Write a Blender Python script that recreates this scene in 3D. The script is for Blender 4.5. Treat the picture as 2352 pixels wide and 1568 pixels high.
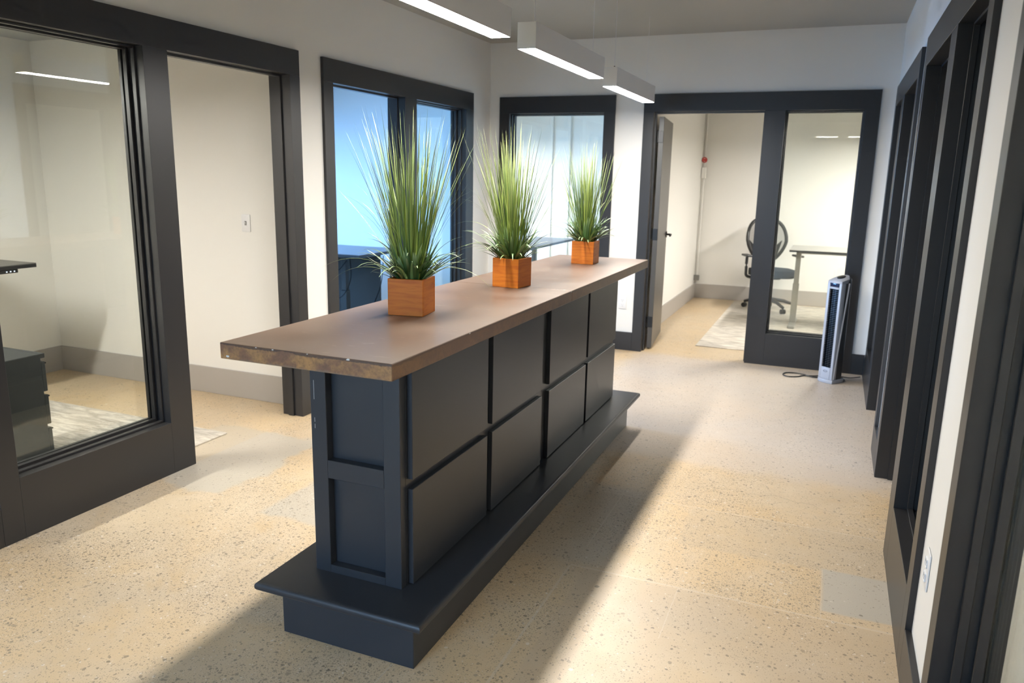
import bpy, bmesh, math, random
from mathutils import Vector, Matrix, noise

for o in list(bpy.data.objects):
    bpy.data.objects.remove(o, do_unlink=True)
SC = bpy.context.scene
COL = SC.collection

# ------------------------------------------------------------------ camera
cam_data = bpy.data.cameras.new('camera')
cam_data.sensor_width = 36.0
cam_data.lens = 36.0 * 1761.08 / 2352.0
cam_data.clip_start = 0.02
cam = bpy.data.objects.new('camera', cam_data)
COL.objects.link(cam)
R_ = Vector((0.92272368, 0.38495224, 0.0198186))
U_ = Vector((-0.09932678, 0.18777629, 0.97717668))
F_ = Vector((-0.37244488, 0.90363258, -0.2115017))
m = Matrix(((R_.x, U_.x, -F_.x, 1.3526), (R_.y, U_.y, -F_.y, -1.91995), (R_.z, U_.z, -F_.z, 1.5679), (0, 0, 0, 1)))
cam.matrix_world = m
cam_data.dof.use_dof = True
cam_data.dof.focus_distance = 2.9
cam_data.dof.aperture_fstop = 4.0
SC.camera = cam

# ------------------------------------------------------------------ view, world, daylight
SC.view_settings.view_transform = 'Standard'
SC.view_settings.look = 'None'
SC.view_settings.gamma = 1.0
SC.view_settings.exposure = 1.6
SC.view_settings.use_curve_mapping = False
world = bpy.data.worlds.new('sky')
SC.world = world
world.use_nodes = True
world.cycles.sampling_method = 'NONE'
bg = world.node_tree.nodes['Background']
bg.inputs[0].default_value = (0.31, 0.57, 1.0, 1)
bg.inputs[1].default_value = 0.6

SC.cycles.caustics_reflective = False
SC.cycles.caustics_refractive = False
SC.cycles.blur_glossy = 1.5
SC.cycles.sample_clamp_indirect = 4.0
SC.cycles.use_light_tree = False
SC.cycles.max_bounces = 6
SC.cycles.diffuse_bounces = 3
SC.cycles.glossy_bounces = 3
SC.cycles.adaptive_threshold = 0.03

def daylight(name, loc, rot, sx, sy, radiance, col=(0.31, 0.57, 1.0)):
    """sky light falling in through a real window opening, from above the horizon"""
    l = bpy.data.lights.new(name, 'AREA')
    l.shape = 'RECTANGLE'; l.size = sx; l.size_y = sy
    l.energy = radiance * sx * sy * math.pi; l.color = col
    l.spread = math.radians(105)
    o = bpy.data.objects.new(name, l)
    o.location = loc; o.rotation_euler = rot
    COL.objects.link(o)
    return o
daylight('front_window_daylight', (-0.75, -5.85, 1.45), (math.radians(44), 0, 0), 1.7, 1.6, 9.0, (0.40, 0.64, 1.0))
daylight('blue_office_window_daylight', (-5.00, 3.62, 1.60), (0, math.radians(-68), 0), 1.4, 2.0, 9.0, (0.21, 0.47, 1.0))
daylight('back_office_window_daylight', (-5.00, 6.7, 1.60), (0, math.radians(-68), 0), 1.5, 1.3, 12.0)

LAMP = 52.0   # radiance of the linear pendants

# ------------------------------------------------------------------ materials
def new_mat(name):
    mt = bpy.data.materials.new(name); mt.use_nodes = True
    nt = mt.node_tree
    return mt, nt, nt.nodes['Principled BSDF']
def nd(nt, kind, **kw):
    n = nt.nodes.new(kind)
    for k, v in kw.items(): setattr(n, k, v)
    return n
def setin(nt, sock, v):
    if isinstance(v, (int, float)): sock.default_value = v
    elif isinstance(v, tuple): sock.default_value = v if len(v) == len(sock.default_value) else (*v, 1)
    else: nt.links.new(v, sock)
def mth(nt, op, a, b=0.0, c=None, clamp=False):
    n = nd(nt, 'ShaderNodeMath', operation=op, use_clamp=clamp)
    setin(nt, n.inputs[0], a); setin(nt, n.inputs[1], b)
    if c is not None: setin(nt, n.inputs[2], c)
    return n.outputs[0]
def mixc(nt, f, a, b):
    n = nd(nt, 'ShaderNodeMix', data_type='RGBA')
    setin(nt, n.inputs[0], f); setin(nt, n.inputs[6], a); setin(nt, n.inputs[7], b)
    return n.outputs[2]
def coords(nt, kind='Object', scale=(1, 1, 1)):
    tc = nd(nt, 'ShaderNodeTexCoord'); mp = nd(nt, 'ShaderNodeMapping')
    mp.inputs['Scale'].default_value = scale
    nt.links.new(tc.outputs[kind], mp.inputs[0]); return mp.outputs[0]
def noi(nt, vec, scale, detail=4, rough=0.55, dist=0.0):
    n = nd(nt, 'ShaderNodeTexNoise')
    n.inputs['Scale'].default_value = scale; n.inputs['Detail'].default_value = detail
    n.inputs['Roughness'].default_value = rough; n.inputs['Distortion'].default_value = dist
    nt.links.new(vec, n.inputs['Vector']); return n
def ramp(nt, f, a, b):
    n = nd(nt, 'ShaderNodeMapRange', interpolation_type='SMOOTHSTEP')
    setin(nt, n.inputs[0], f); n.inputs[1].default_value = a; n.inputs[2].default_value = b
    return n.outputs[0]
def bump(nt, bsdf, h, strength, dist=0.001):
    b = nd(nt, 'ShaderNodeBump'); b.inputs['Strength'].default_value = strength
    b.inputs['Distance'].default_value = dist
    nt.links.new(h, b.inputs['Height']); nt.links.new(b.outputs[0], bsdf.inputs['Normal'])

def painted(name, c1, rough=0.5, var=0.12, nscale=3.0, bmp=0.06, bs=220, spec=0.5):
    mt, nt, p = new_mat(name)
    v = coords(nt)
    n = noi(nt, v, nscale)
    c2 = tuple(x * (1 - var) for x in c1)
    nt.links.new(mixc(nt, n.outputs[0], c1, c2), p.inputs['Base Color'])
    lo = rough - 0.07 if rough < 0.2 else max(rough - 0.07, 0.285)
    p.inputs['Roughness'].default_value = lo + 0.07
    p.inputs['Specular IOR Level'].default_value = spec
    return mt

WALL = painted('warm_white_wall_paint', (0.83, 0.815, 0.77), 0.75, 0.03, 1.2, 0.12, 160, 0.25)
HALLWALL = painted('hall_wall_paint', (0.82, 0.805, 0.77), 0.72, 0.03, 1.2, 0.12, 160, 0.25)
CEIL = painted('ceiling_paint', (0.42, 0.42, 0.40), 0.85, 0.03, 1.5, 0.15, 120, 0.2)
TRIM = painted('charcoal_trim_paint', (0.023, 0.022, 0.0225), 0.36, 0.16, 2.5, 0.05, 150, 0.5)
ISLE = painted('island_paint', (0.026, 0.029, 0.035), 0.36, 0.12, 2.0, 0.05, 150, 0.5)
GREYB = painted('grey_baseboard_paint', (0.40, 0.375, 0.345), 0.5, 0.05, 3, 0.05)
LAMPW = painted('lamp_housing_white', (0.76, 0.76, 0.77), 0.45, 0.02, 3, 0.0)
BLACK = painted('black_plastic', (0.012, 0.012, 0.013), 0.4, 0.2, 6, 0.04)
DKMETAL = painted('black_hardware_metal', (0.008, 0.008, 0.008), 0.35, 0.1, 6, 0.0)
CABM = painted('black_powder_coat', (0.028, 0.032, 0.033), 0.45, 0.15, 4, 0.05)
DESKTOP = painted('dark_desktop_laminate', (0.14, 0.135, 0.125), 0.3, 0.2, 6, 0.03)  # dark top lightened in colour to hold its grazing reflection
GREYTOP = painted('grey_desktop_laminate', (0.23, 0.222, 0.205), 0.35, 0.08, 6, 0.03)
DESKLEG = painted('grey_leg_paint', (0.30, 0.29, 0.26), 0.45, 0.05, 5, 0.0)
PLATE = painted('white_plate_plastic', (0.80, 0.80, 0.80), 0.35, 0.02, 5, 0.0)
SLOT = painted('dark_slot', (0.22, 0.22, 0.22), 0.5, 0.02, 5, 0.0)
RED = painted('red_ring_paint', (0.45, 0.05, 0.04), 0.45, 0.1, 5, 0.0)
SILVER = painted('fan_silver_plastic', (0.42, 0.43, 0.47), 0.28, 0.06, 5, 0.0)
FANGREY = painted('fan_grey_plastic', (0.075, 0.070, 0.068), 0.33, 0.06, 5, 0.0)
CHAIRF = painted('chair_fabric', (0.035, 0.04, 0.048), 0.85, 0.2, 30, 0.3, 400, 0.2)
SOIL = painted('dark_filler', (0.010, 0.014, 0.007), 0.9, 0.5, 40, 0.5, 90, 0.1)
PUTTY = painted('white_putty', (0.75, 0.75, 0.72), 0.6, 0.1, 30, 0.0)

def glass_mat(name='clear_glass', tint=(0.965, 0.985, 0.97)):
    mt, nt, p = new_mat(name)
    nt.nodes.remove(p)
    out = [n for n in nt.nodes if n.type == 'OUTPUT_MATERIAL'][0]
    tr = nd(nt, 'ShaderNodeBsdfTransparent'); tr.inputs[0].default_value = (*tint, 1)
    gl = nd(nt, 'ShaderNodeBsdfGlossy'); gl.inputs['Roughness'].default_value = 0.0
    gl.inputs[0].default_value = (0.95, 1, 0.97, 1)
    lw = nd(nt, 'ShaderNodeLayerWeight'); lw.inputs[0].default_value = 0.5
    f = mth(nt, 'POWER', lw.outputs['Facing'], 5.0)
    f = mth(nt, 'MULTIPLY_ADD', f, 0.955, 0.045, clamp=True)
    mx = nd(nt, 'ShaderNodeMixShader')
    nt.links.new(f, mx.inputs[0]); nt.links.new(tr.outputs[0], mx.inputs[1]); nt.links.new(gl.outputs[0], mx.inputs[2])
    nt.links.new(mx.outputs[0], out.inputs[0])
    return mt
GLASS = glass_mat()

def emit(name, col, s):
    mt, nt, p = new_mat(name)
    p.inputs['Base Color'].default_value = (0.8, 0.8, 0.8, 1)
    p.inputs['Emission Color'].default_value = (*col, 1)
    p.inputs['Emission Strength'].default_value = s
    return mt
DIFF = emit('lamp_diffuser_lit', (1.0, 0.955, 0.885), LAMP)
DIFF_OFFICE = emit('office_lamp_diffuser_lit', (1.0, 0.96, 0.90), 88.0)
DIFF_CROSS = emit('street_end_lamp_diffuser_lit', (1.0, 0.93, 0.82), 30.0)
LED = emit('control_display_lit', (0.6, 0.75, 1.0), 0.5)

def floor_mat():
    mt, nt, p = new_mat('polished_aggregate_concrete')
    tc = nd(nt, 'ShaderNodeTexCoord'); v = tc.outputs['Object']
    sep = nd(nt, 'ShaderNodeSeparateXYZ'); nt.links.new(v, sep.inputs[0])
    X, Y = sep.outputs[0], sep.outputs[1]
    wob = noi(nt, v, 5.0, 3)
    wx = mth(nt, 'MULTIPLY_ADD', wob.outputs[0], 0.10, -0.05)
    fin = noi(nt, v, 60.0, 2)
    jx = mth(nt, 'MULTIPLY_ADD', fin.outputs[0], 0.006, -0.003)
    def box(x0, x1, y0, y1, soft=0.02, wob_amt=1.0):
        xx = mth(nt, 'MULTIPLY_ADD', wx, wob_amt, X); yy = mth(nt, 'MULTIPLY_ADD', wx, -wob_amt, Y)
        a = ramp(nt, xx, x0 - soft, x0 + soft); b = ramp(nt, xx, x1 + soft, x1 - soft)
        c = ramp(nt, yy, y0 - soft, y0 + soft); d = ramp(nt, yy, y1 + soft, y1 - soft)
        # MapRange smoothstep with swapped limits gives the falling edge
        return mth(nt, 'MULTIPLY', mth(nt, 'MULTIPLY', a, b), mth(nt, 'MULTIPLY', c, d))
    def line(axis, pos, lo, hi, w=0.004):
        A, B = (X, Y) if axis == 'x' else (Y, X)
        aa = mth(nt, 'ADD', A, jx)
        l = mth(nt, 'COMPARE', aa, pos, w)
        r = mth(nt, 'MULTIPLY', mth(nt, 'GREATER_THAN', B, lo), mth(nt, 'LESS_THAN', B, hi))
        return mth(nt, 'MULTIPLY', l, r)
    big = noi(nt, v, 1.1, 5, 0.6, 0.4); med = noi(nt, v, 6.0, 6, 0.65)
    tan = mixc(nt, ramp(nt, big.outputs[0], 0.35, 0.65), (0.62, 0.455, 0.270), (0.54, 0.43, 0.30))
    tan = mixc(nt, mth(nt, 'MULTIPLY', ramp(nt, med.outputs[0], 0.40, 0.75), 0.55), tan, (0.62, 0.50, 0.36))
    och = noi(nt, v, 2.7, 5, 0.6, 0.6)
    tan = mixc(nt, mth(nt, 'MULTIPLY', ramp(nt, och.outputs[0], 0.55, 0.75), 0.5), tan, (0.52, 0.345, 0.16))
    # patches of different pours, plus cool daylight painted over the far end
    grey = (0.46, 0.425, 0.365)
    smooth = box(0.55, 3.2, -3.0, 0.86, 0.01, 0.05)
    g1 = box(1.45, 1.80, 0.93, 1.27, 0.01, 0.15)
    g2 = box(-2.1, -1.30, 0.80, 1.66, 0.025, 2.2)
    g3 = box(-1.0, -0.55, 0.72, 1.15, 0.02, 1.2)
    g4 = box(0.28, 0.62, 0.9, 1.75, 0.05, 0.6)
    pale = box(-0.2, 1.8, 2.25, 4.9, 0.10, 2.0)  # cool daylight on the far floor, put into the colour
    band = box(0.85, 1.75, 1.25, 1.66, 0.015, 0.3)
    col = tan
    col = mixc(nt, mth(nt, 'MULTIPLY', smooth, 0.45), col, (0.49, 0.385, 0.275))
    col = mixc(nt, mth(nt, 'MULTIPLY', band, 0.35), col, (0.46, 0.38, 0.28))
    col = mixc(nt, mth(nt, 'MULTIPLY', pale, 0.60), col, (0.52, 0.46, 0.415))
    for g, s in ((g1, 0.85), (g2, 0.75), (g3, 0.7), (g4, 0.45)):
        col = mixc(nt, mth(nt, 'MULTIPLY', g, s), col, grey)
    plain = mth(nt, 'MAXIMUM', mth(nt, 'MAXIMUM', g1, g2), mth(nt, 'MULTIPLY', smooth, 0.55))
    plain = mth(nt, 'MAXIMUM', plain, mth(nt, 'MULTIPLY', pale, 0.75))
    office = mth(nt, 'MAXIMUM', mth(nt, 'LESS_THAN', X, -1.74), mth(nt, 'GREATER_THAN', Y, 4.95))
    plain = mth(nt, 'MAXIMUM', plain, mth(nt, 'MULTIPLY', office, 0.7))
    col = mixc(nt, mth(nt, 'MULTIPLY', office, 0.30), col, (0.54, 0.42, 0.25))
    dens = noi(nt, v, 1.7, 3, 0.5)
    # aggregate chips in two sizes
    dv = nd(nt, 'ShaderNodeVectorMath', operation='MULTIPLY_ADD')
    nn = noi(nt, v, 55.0, 2)
    nt.links.new(nn.outputs[1], dv.inputs[0]); dv.inputs[1].default_value = (0.012, 0.012, 0); nt.links.new(v, dv.inputs[2])
    for sc, rmin, rmax, keep in ((52.0, 0.08, 0.40, 0.80), (100.0, 0.10, 0.42, 0.90), (170.0, 0.12, 0.42, 0.9), (28.0, 0.04, 0.28, 0.22)):
        vo = nd(nt, 'ShaderNodeTexVoronoi', feature='F1', voronoi_dimensions='2D')
        vo.inputs['Scale'].default_value = sc
        nt.links.new(dv.outputs[0], vo.inputs['Vector'])
        sc_ = nd(nt, 'ShaderNodeSeparateColor'); nt.links.new(vo.outputs['Color'], sc_.inputs[0])
        r1, r2, r3 = sc_.outputs[0], sc_.outputs[1], sc_.outputs[2]
        rad = mth(nt, 'MULTIPLY_ADD', mth(nt, 'POWER', r1, 2.0), rmax - rmin, rmin)
        inside = ramp(nt, mth(nt, 'SUBTRACT', rad, vo.outputs['Distance']), 0.0, 0.08)
        thr = mth(nt, 'MULTIPLY_ADD', ramp(nt, dens.outputs[0], 0.3, 0.7), keep * 0.9, keep * 0.25)
        thr = mth(nt, 'MULTIPLY', thr, mth(nt, 'SUBTRACT', 1.0, mth(nt, 'MULTIPLY', plain, 0.85)))
        pick = mth(nt, 'LESS_THAN', r2, thr)
        mask = mth(nt, 'MULTIPLY', inside, pick)
        chip = mixc(nt, mth(nt, 'POWER', r3, 1.2), (0.075, 0.068, 0.058), (0.40, 0.31, 0.21))
        chip = mixc(nt, mth(nt, 'GREATER_THAN', r3, 0.93), chip, (0.72, 0.66, 0.58))
        col = mixc(nt, mth(nt, 'MULTIPLY', mask, 0.60), col, chip)
    fine = noi(nt, v, 260.0, 3, 0.7)
    col = mixc(nt, mth(nt, 'MULTIPLY', ramp(nt, fine.outputs[0], 0.50, 0.72), 0.32), col, (0.36, 0.26, 0.15))
    # saw cuts and pour joints
    dark = None
    for ax, pos, lo, hi, w in (('x', 0.485, -2.0, 0.86, 0.005), ('y', 0.87, 0.485, 1.70, 0.006), ('x', 0.162, -3.0, -0.005, 0.003),
                               ('x', 1.45, 0.87, 1.27, 0.002), ('x', 0.50, 1.05, 1.64, 0.003), ('y', 1.66, 0.40, 1.70, 0.004), ('y', 2.74, 0.25, 1.70, 0.003),
                               ('x', 0.93, 0.5, 0.87, 0.002)):
        l = line(ax, pos, lo, hi, w)
        dark = l if dark is None else mth(nt, 'MAXIMUM', dark, l)
    col = mixc(nt, mth(nt, 'MULTIPLY', dark, 0.45), col, (0.62, 0.53, 0.42))
    crack = mth(nt, 'MULTIPLY', mth(nt, 'COMPARE', mth(nt, 'ADD', Y, mth(nt, 'MULTIPLY', noi(nt, v, 3.0, 3).outputs[0], 0.35)), 2.12, 0.0016), box(0.8, 1.7, 1.5, 2.4, 0.02, 0.0))
    col = mixc(nt, mth(nt, 'MULTIPLY', crack, 0.6), col, (0.22, 0.18, 0.14))
    nt.links.new(col, p.inputs['Base Color'])
    rr = mth(nt, 'MULTIPLY_ADD', noi(nt, v, 9.0, 5, 0.7).outputs[0], 0.20, 0.285)
    nt.links.new(rr, p.inputs['Roughness'])
    p.inputs['Specular IOR Level'].default_value = 0.5
    h = noi(nt, v, 7.0, 2).outputs[0]
    bump(nt, p, h, 0.25, 0.004)
    return mt
FLOOR = floor_mat()

def counter_mat():
    mt, nt, p = new_mat('stained_concrete_counter')
    v = coords(nt)
    a = noi(nt, v, 2.3, 5, 0.6, 0.4); b = noi(nt, v, 11.0, 2, 0.5); c = noi(nt, v, 1.3, 2, 0.5)
    top = mixc(nt, ramp(nt, a.outputs[0], 0.3, 0.7), (0.105, 0.062, 0.042), (0.170, 0.122, 0.094))
    top = mixc(nt, mth(nt, 'MULTIPLY', ramp(nt, b.outputs[0], 0.3, 0.8), 0.35), top, (0.15, 0.080, 0.045))
    top = mixc(nt, mth(nt, 'MULTIPLY', ramp(nt, c.outputs[0], 0.2, 0.9), 0.25), top, (0.20, 0.17, 0.14))
    sc = noi(nt, coords(nt, scale=(3, 9, 1)), 5.0, 3, 0.6)
    top = mixc(nt, mth(nt, 'MULTIPLY', ramp(nt, sc.outputs[0], 0.62, 0.74), 0.22), top, (0.42, 0.34, 0.27))
    sep = nd(nt, 'ShaderNodeSeparateXYZ'); nt.links.new(v, sep.inputs[0]); Z = sep.outputs[2]
    en = noi(nt, v, 9.0, 5, 0.7); ef = noi(nt, v, 120.0, 3, 0.7)
    edge = mixc(nt, ramp(nt, en.outputs[0], 0.38, 0.62), (0.20, 0.095, 0.050), (0.42, 0.215, 0.070))
    edge = mixc(nt, mth(nt, 'MULTIPLY', ramp(nt, ef.outputs[0], 0.4, 0.7), 0.5), edge, (0.12, 0.07, 0.035))
    zz = mth(nt, 'ADD', Z, mth(nt, 'MULTIPLY_ADD', en.outputs[0], 0.030, mth(nt, 'MULTIPLY', ef.outputs[0], 0.004)))
    edge = mixc(nt, mth(nt, 'MULTIPLY', ramp(nt, zz, 0.057, 0.060), 0.8), edge, (0.045, 0.028, 0.025))
    edge = mixc(nt, mth(nt, 'MULTIPLY', ramp(nt, zz, 0.022, 0.018), 0.5), edge, (0.20, 0.15, 0.10))
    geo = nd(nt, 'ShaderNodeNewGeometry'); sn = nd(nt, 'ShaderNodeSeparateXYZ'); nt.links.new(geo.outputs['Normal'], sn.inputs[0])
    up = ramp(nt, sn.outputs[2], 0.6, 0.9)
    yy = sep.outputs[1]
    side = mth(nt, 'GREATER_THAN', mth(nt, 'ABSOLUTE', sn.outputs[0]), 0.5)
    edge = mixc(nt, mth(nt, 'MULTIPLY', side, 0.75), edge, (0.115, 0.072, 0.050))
    nt.links.new(mixc(nt, up, edge, top), p.inputs['Base Color'])
    nt.links.new(mth(nt, 'MULTIPLY_ADD', a.outputs[0], 0.16, 0.285), p.inputs['Roughness'])
    return mt
COUNTER = counter_mat()

def wood_mat():
    mt, nt, p = new_mat('orange_stained_wood')
    v = coords(nt, scale=(1, 1, 9))
    oi = nd(nt, 'ShaderNodeObjectInfo')
    ad = nd(nt, 'ShaderNodeVectorMath', operation='ADD'); nt.links.new(v, ad.inputs[0])
    cb = nd(nt, 'ShaderNodeCombineXYZ'); nt.links.new(mth(nt, 'MULTIPLY', oi.outputs['Random'], 20.0), cb.inputs[2]); nt.links.new(cb.outputs[0], ad.inputs[1])
    a = noi(nt, ad.outputs[0], 5.0, 6, 0.6, 1.2); b = noi(nt, ad.outputs[0], 22.0, 4, 0.6)
    c = mixc(nt, ramp(nt, a.outputs[0], 0.35, 0.7), (0.60, 0.185, 0.018), (0.47, 0.120, 0.012))
    c = mixc(nt, mth(nt, 'MULTIPLY', ramp(nt, b.outputs[0], 0.60, 0.78), 0.35), c, (0.22, 0.05, 0.012))
    nt.links.new(c, p.inputs['Base Color']); p.inputs['Roughness'].default_value = 0.5; p.inputs['Specular IOR Level'].default_value = 0.3
    return mt
WOOD = wood_mat()

def blade_mat(name, c1, c2, tip):
    mt, nt, p = new_mat(name)
    at = nd(nt, 'ShaderNodeAttribute', attribute_name='Col')
    s = nd(nt, 'ShaderNodeSeparateColor'); nt.links.new(at.outputs[0], s.inputs[0])
    c = mixc(nt, s.outputs[0], c1, c2)
    c = mixc(nt, mth(nt, 'POWER', s.outputs[1], 2.0), c, tip)
    nt.links.new(c, p.inputs['Base Color']); p.inputs['Roughness'].default_value = 0.42
    return mt
GRASS = blade_mat('artificial_grass_blade', (0.060, 0.115, 0.018), (0.30, 0.37, 0.075), (0.50, 0.56, 0.26))
LEAF = blade_mat('artificial_broad_leaf', (0.025, 0.075, 0.018), (0.18, 0.31, 0.10), (0.42, 0.55, 0.30))

def rug_mat():
    mt, nt, p = new_mat('distressed_rug_weave')
    v = coords(nt, scale=(1.2, 6, 1)); w = coords(nt)
    a = noi(nt, v, 4.0, 8, 0.75, 0.5); b = noi(nt, w, 160.0, 2); g = noi(nt, w, 2.2, 3)
    c = mixc(nt, ramp(nt, a.outputs[0], 0.36, 0.66), (0.34, 0.305, 0.26), (0.70, 0.66, 0.58))
    c = mixc(nt, mth(nt, 'MULTIPLY', ramp(nt, g.outputs[0], 0.4, 0.7), 0.4), c, (0.66, 0.59, 0.48))
    nt.links.new(c, p.inputs['Base Color']); p.inputs['Roughness'].default_value = 0.95
    bump(nt, p, b.outputs[0], 0.6, 0.002)
    return mt
RUG = rug_mat()

def mesh_mat():
    mt, nt, p = new_mat('chair_back_mesh')
    v = coords(nt)
    out = [n for n in nt.nodes if n.type == 'OUTPUT_MATERIAL'][0]
    p.inputs['Base Color'].default_value = (0.03, 0.03, 0.03, 1)
    tr = nd(nt, 'ShaderNodeBsdfTransparent')
    wv = nd(nt, 'ShaderNodeTexChecker'); wv.inputs['Scale'].default_value = 420; nt.links.new(v, wv.inputs[0])
    mx = nd(nt, 'ShaderNodeMixShader')
    f = mth(nt, 'MULTIPLY_ADD', wv.outputs[1], 0.35, 0.30)
    nt.links.new(f, mx.inputs[0]); nt.links.new(tr.outputs[0], mx.inputs[1]); nt.links.new(p.outputs[0], mx.inputs[2])
    nt.links.new(mx.outputs[0], out.inputs[0])
    return mt
CMESH = mesh_mat()

# ------------------------------------------------------------------ mesh helpers
def obj(name, bm, mat, parent=None, loc=(0, 0, 0), rot=(0, 0, 0), smooth=False):
    me = bpy.data.meshes.new(name); bm.to_mesh(me); bm.free()
    if mat is not None: me.materials.append(mat)
    if smooth:
        me.polygons.foreach_set('use_smooth', [True] * len(me.polygons))
        me.set_sharp_from_angle(angle=math.radians(40))
    o = bpy.data.objects.new(name, me); o.location = loc; o.rotation_euler = rot
    COL.objects.link(o)
    if parent is not None: o.parent = parent
    return o
def thing(name, label, cat, loc=(0, 0, 0), rz=0.0, group=None):
    o = bpy.data.objects.new(name, None); o.empty_display_size = 0.1
    o.location = loc; o.rotation_euler = (0, 0, rz)
    COL.objects.link(o); o['label'] = label; o['category'] = cat
    if group: o['group'] = group
    return o
def tag(o, label, cat, group=None):
    o['label'] = label; o['category'] = cat
    if group: o['group'] = group
    return o
def struct(name, bm, mat, label=None, cat=None, parent=None, smooth=False):
    o = obj(name, bm, mat, parent, smooth=smooth)
    if parent is None:
        o['kind'] = 'structure'
        if label: o['label'] = label
        if cat: o['category'] = cat
    return o
def box(bm, x0, x1, y0, y1, z0, z1, bev=0.0, seg=1):
    if x0 > x1: x0, x1 = x1, x0
    if y0 > y1: y0, y1 = y1, y0
    vs = [bm.verts.new((x, y, z)) for z in (z0, z1) for y in (y0, y1) for x in (x0, x1)]
    fs = [bm.faces.new([vs[i] for i in f]) for f in ((0, 2, 3, 1), (4, 5, 7, 6), (0, 1, 5, 4), (2, 6, 7, 3), (0, 4, 6, 2), (1, 3, 7, 5))]
    if bev:
        es = list({e for f in fs for e in f.edges})
        bmesh.ops.bevel(bm, geom=es, offset=bev, segments=seg, profile=0.5, affect='EDGES')
    return bm
def B(*a, **k):
    return box(bmesh.new(), *a, **k)
def tube(bm, pts, r, n=8, caps=True):
    pts = [Vector(p) for p in pts]
    rings = []
    up = Vector((0, 0, 1))
    for i, p in enumerate(pts):
        t = (pts[min(i + 1, len(pts) - 1)] - pts[max(i - 1, 0)]).normalized()
        a = t.cross(up)
        if a.length < 1e-3: a = t.cross(Vector((1, 0, 0)))
        a.normalize(); b = a.cross(t).normalized()
        rr = r[i] if isinstance(r, (list, tuple)) else r
        rings.append([bm.verts.new(p + a * math.cos(2 * math.pi * k / n) * rr + b * math.sin(2 * math.pi * k / n) * rr) for k in range(n)])
    for i in range(len(rings) - 1):
        for k in range(n):
            bm.faces.new((rings[i][k], rings[i][(k + 1) % n], rings[i + 1][(k + 1) % n], rings[i + 1][k]))
    if caps:
        bm.faces.new(rings[0]); bm.faces.new(rings[-1][::-1])
    bmesh.ops.recalc_face_normals(bm, faces=bm.faces)
    return bm
def prism(bm, outline, z0, z1, bev=0.0, seg=2):
    a = [bm.verts.new((x, y, z0)) for x, y in outline]; b = [bm.verts.new((x, y, z1)) for x, y in outline]
    n = len(outline)
    fs = [bm.faces.new(a[::-1]), bm.faces.new(b)]
    for i in range(n): fs.append(bm.faces.new((a[i], a[(i + 1) % n], b[(i + 1) % n], b[i])))
    if bev:
        bmesh.ops.bevel(bm, geom=list(fs[0].edges) + list(fs[1].edges), offset=bev, segments=seg, profile=0.5, affect='EDGES')
    bmesh.ops.recalc_face_normals(bm, faces=bm.faces)
    return bm
def smoothcurve(pts, n=8):
    pts = [Vector(p) for p in pts]; out = []
    for i in range(len(pts) - 1):
        p0 = pts[max(i - 1, 0)]; p1 = pts[i]; p2 = pts[i + 1]; p3 = pts[min(i + 2, len(pts) - 1)]
        for k in range(n):
            t = k / n
            out.append(0.5 * ((2 * p1) + (-p0 + p2) * t + (2 * p0 - 5 * p1 + 4 * p2 - p3) * t * t + (-p0 + 3 * p1 - 3 * p2 + p3) * t ** 3))
    out.append(pts[-1]); return out

# ------------------------------------------------------------------ room shell
XL, XR, YB, YF = -1.745, 1.711, 4.942, -5.5     # faces of the hall walls
TH = 0.12                                       # wall thickness
HC = 2.757; OC = 2.45                           # hall and office ceilings
def L(side, bm, a0, a1, d0, d1, z0, z1, **k):
    """a along the wall, d into the wall and the office behind it"""
    if side == 'left': return box(bm, XL - d0, XL - d1, a0, a1, z0, z1, **k)
    if side == 'right': return box(bm, XR + d0, XR + d1, a0, a1, z0, z1, **k)
    return box(bm, a0, a1, YB + d0, YB + d1, z0, z1, **k)
def wall(name, side, a0, a1, holes, mat, z1=HC):
    bm = bmesh.new(); cur = a0
    for h0, h1, zt in sorted(holes):
        L(side, bm, cur, h0, 0, TH, 0, z1)
        L(side, bm, h0, h1, 0, TH, zt, z1)
        cur = h1
    L(side, bm, cur, a1, 0, TH, 0, z1)
    return struct(name, bm, mat)

HT, OT, RAIL = 2.277, 2.13, 0.275
SF = {  # outer limits, openings (start, end, kind)
 'left_near': ('left', 0.011, 2.085, [(0.103, 0.922, 'w'), (1.069, 1.991, 'd')]),
 'left_far': ('left', 2.324, 4.540, [(2.427, 3.339, 'd'), (3.515, 4.390, 'w')]),
 'back_left': ('back', -1.641, -0.528, [(-1.540, -0.630, 'w')]),
 'back_right': ('back', -0.272, 1.597, [(-0.182, 0.740, 'd'), (0.899, 1.491, 'w')]),
 'right_far': ('right', 2.880, 4.780, [(2.970, 3.850, 'd'), (4.060, 4.670, 'w')]),
 'right_mid': ('right', 0.616, 2.600, [(0.711, 1.380, 'w'), (1.555, 2.480, 'd')]),
 'right_near': ('right', -1.900, 0.199, [(-1.800, -0.890, 'd'), (-0.740, 0.112, 'w')]),
}
SIDE_HOLES = {'left': [], 'back': [], 'right': []}
for k, (s, a0, a1, op) in SF.items(): SIDE_HOLES[s].append((a0, a1, HT))
wall('wall_left', 'left', YF, YB + TH, SIDE_HOLES['left'], HALLWALL)
wall('wall_right', 'right', YF, YB + TH, SIDE_HOLES['right'], HALLWALL)
wall('wall_back', 'back', XL, XR, SIDE_HOLES['back'], HALLWALL)

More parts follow.
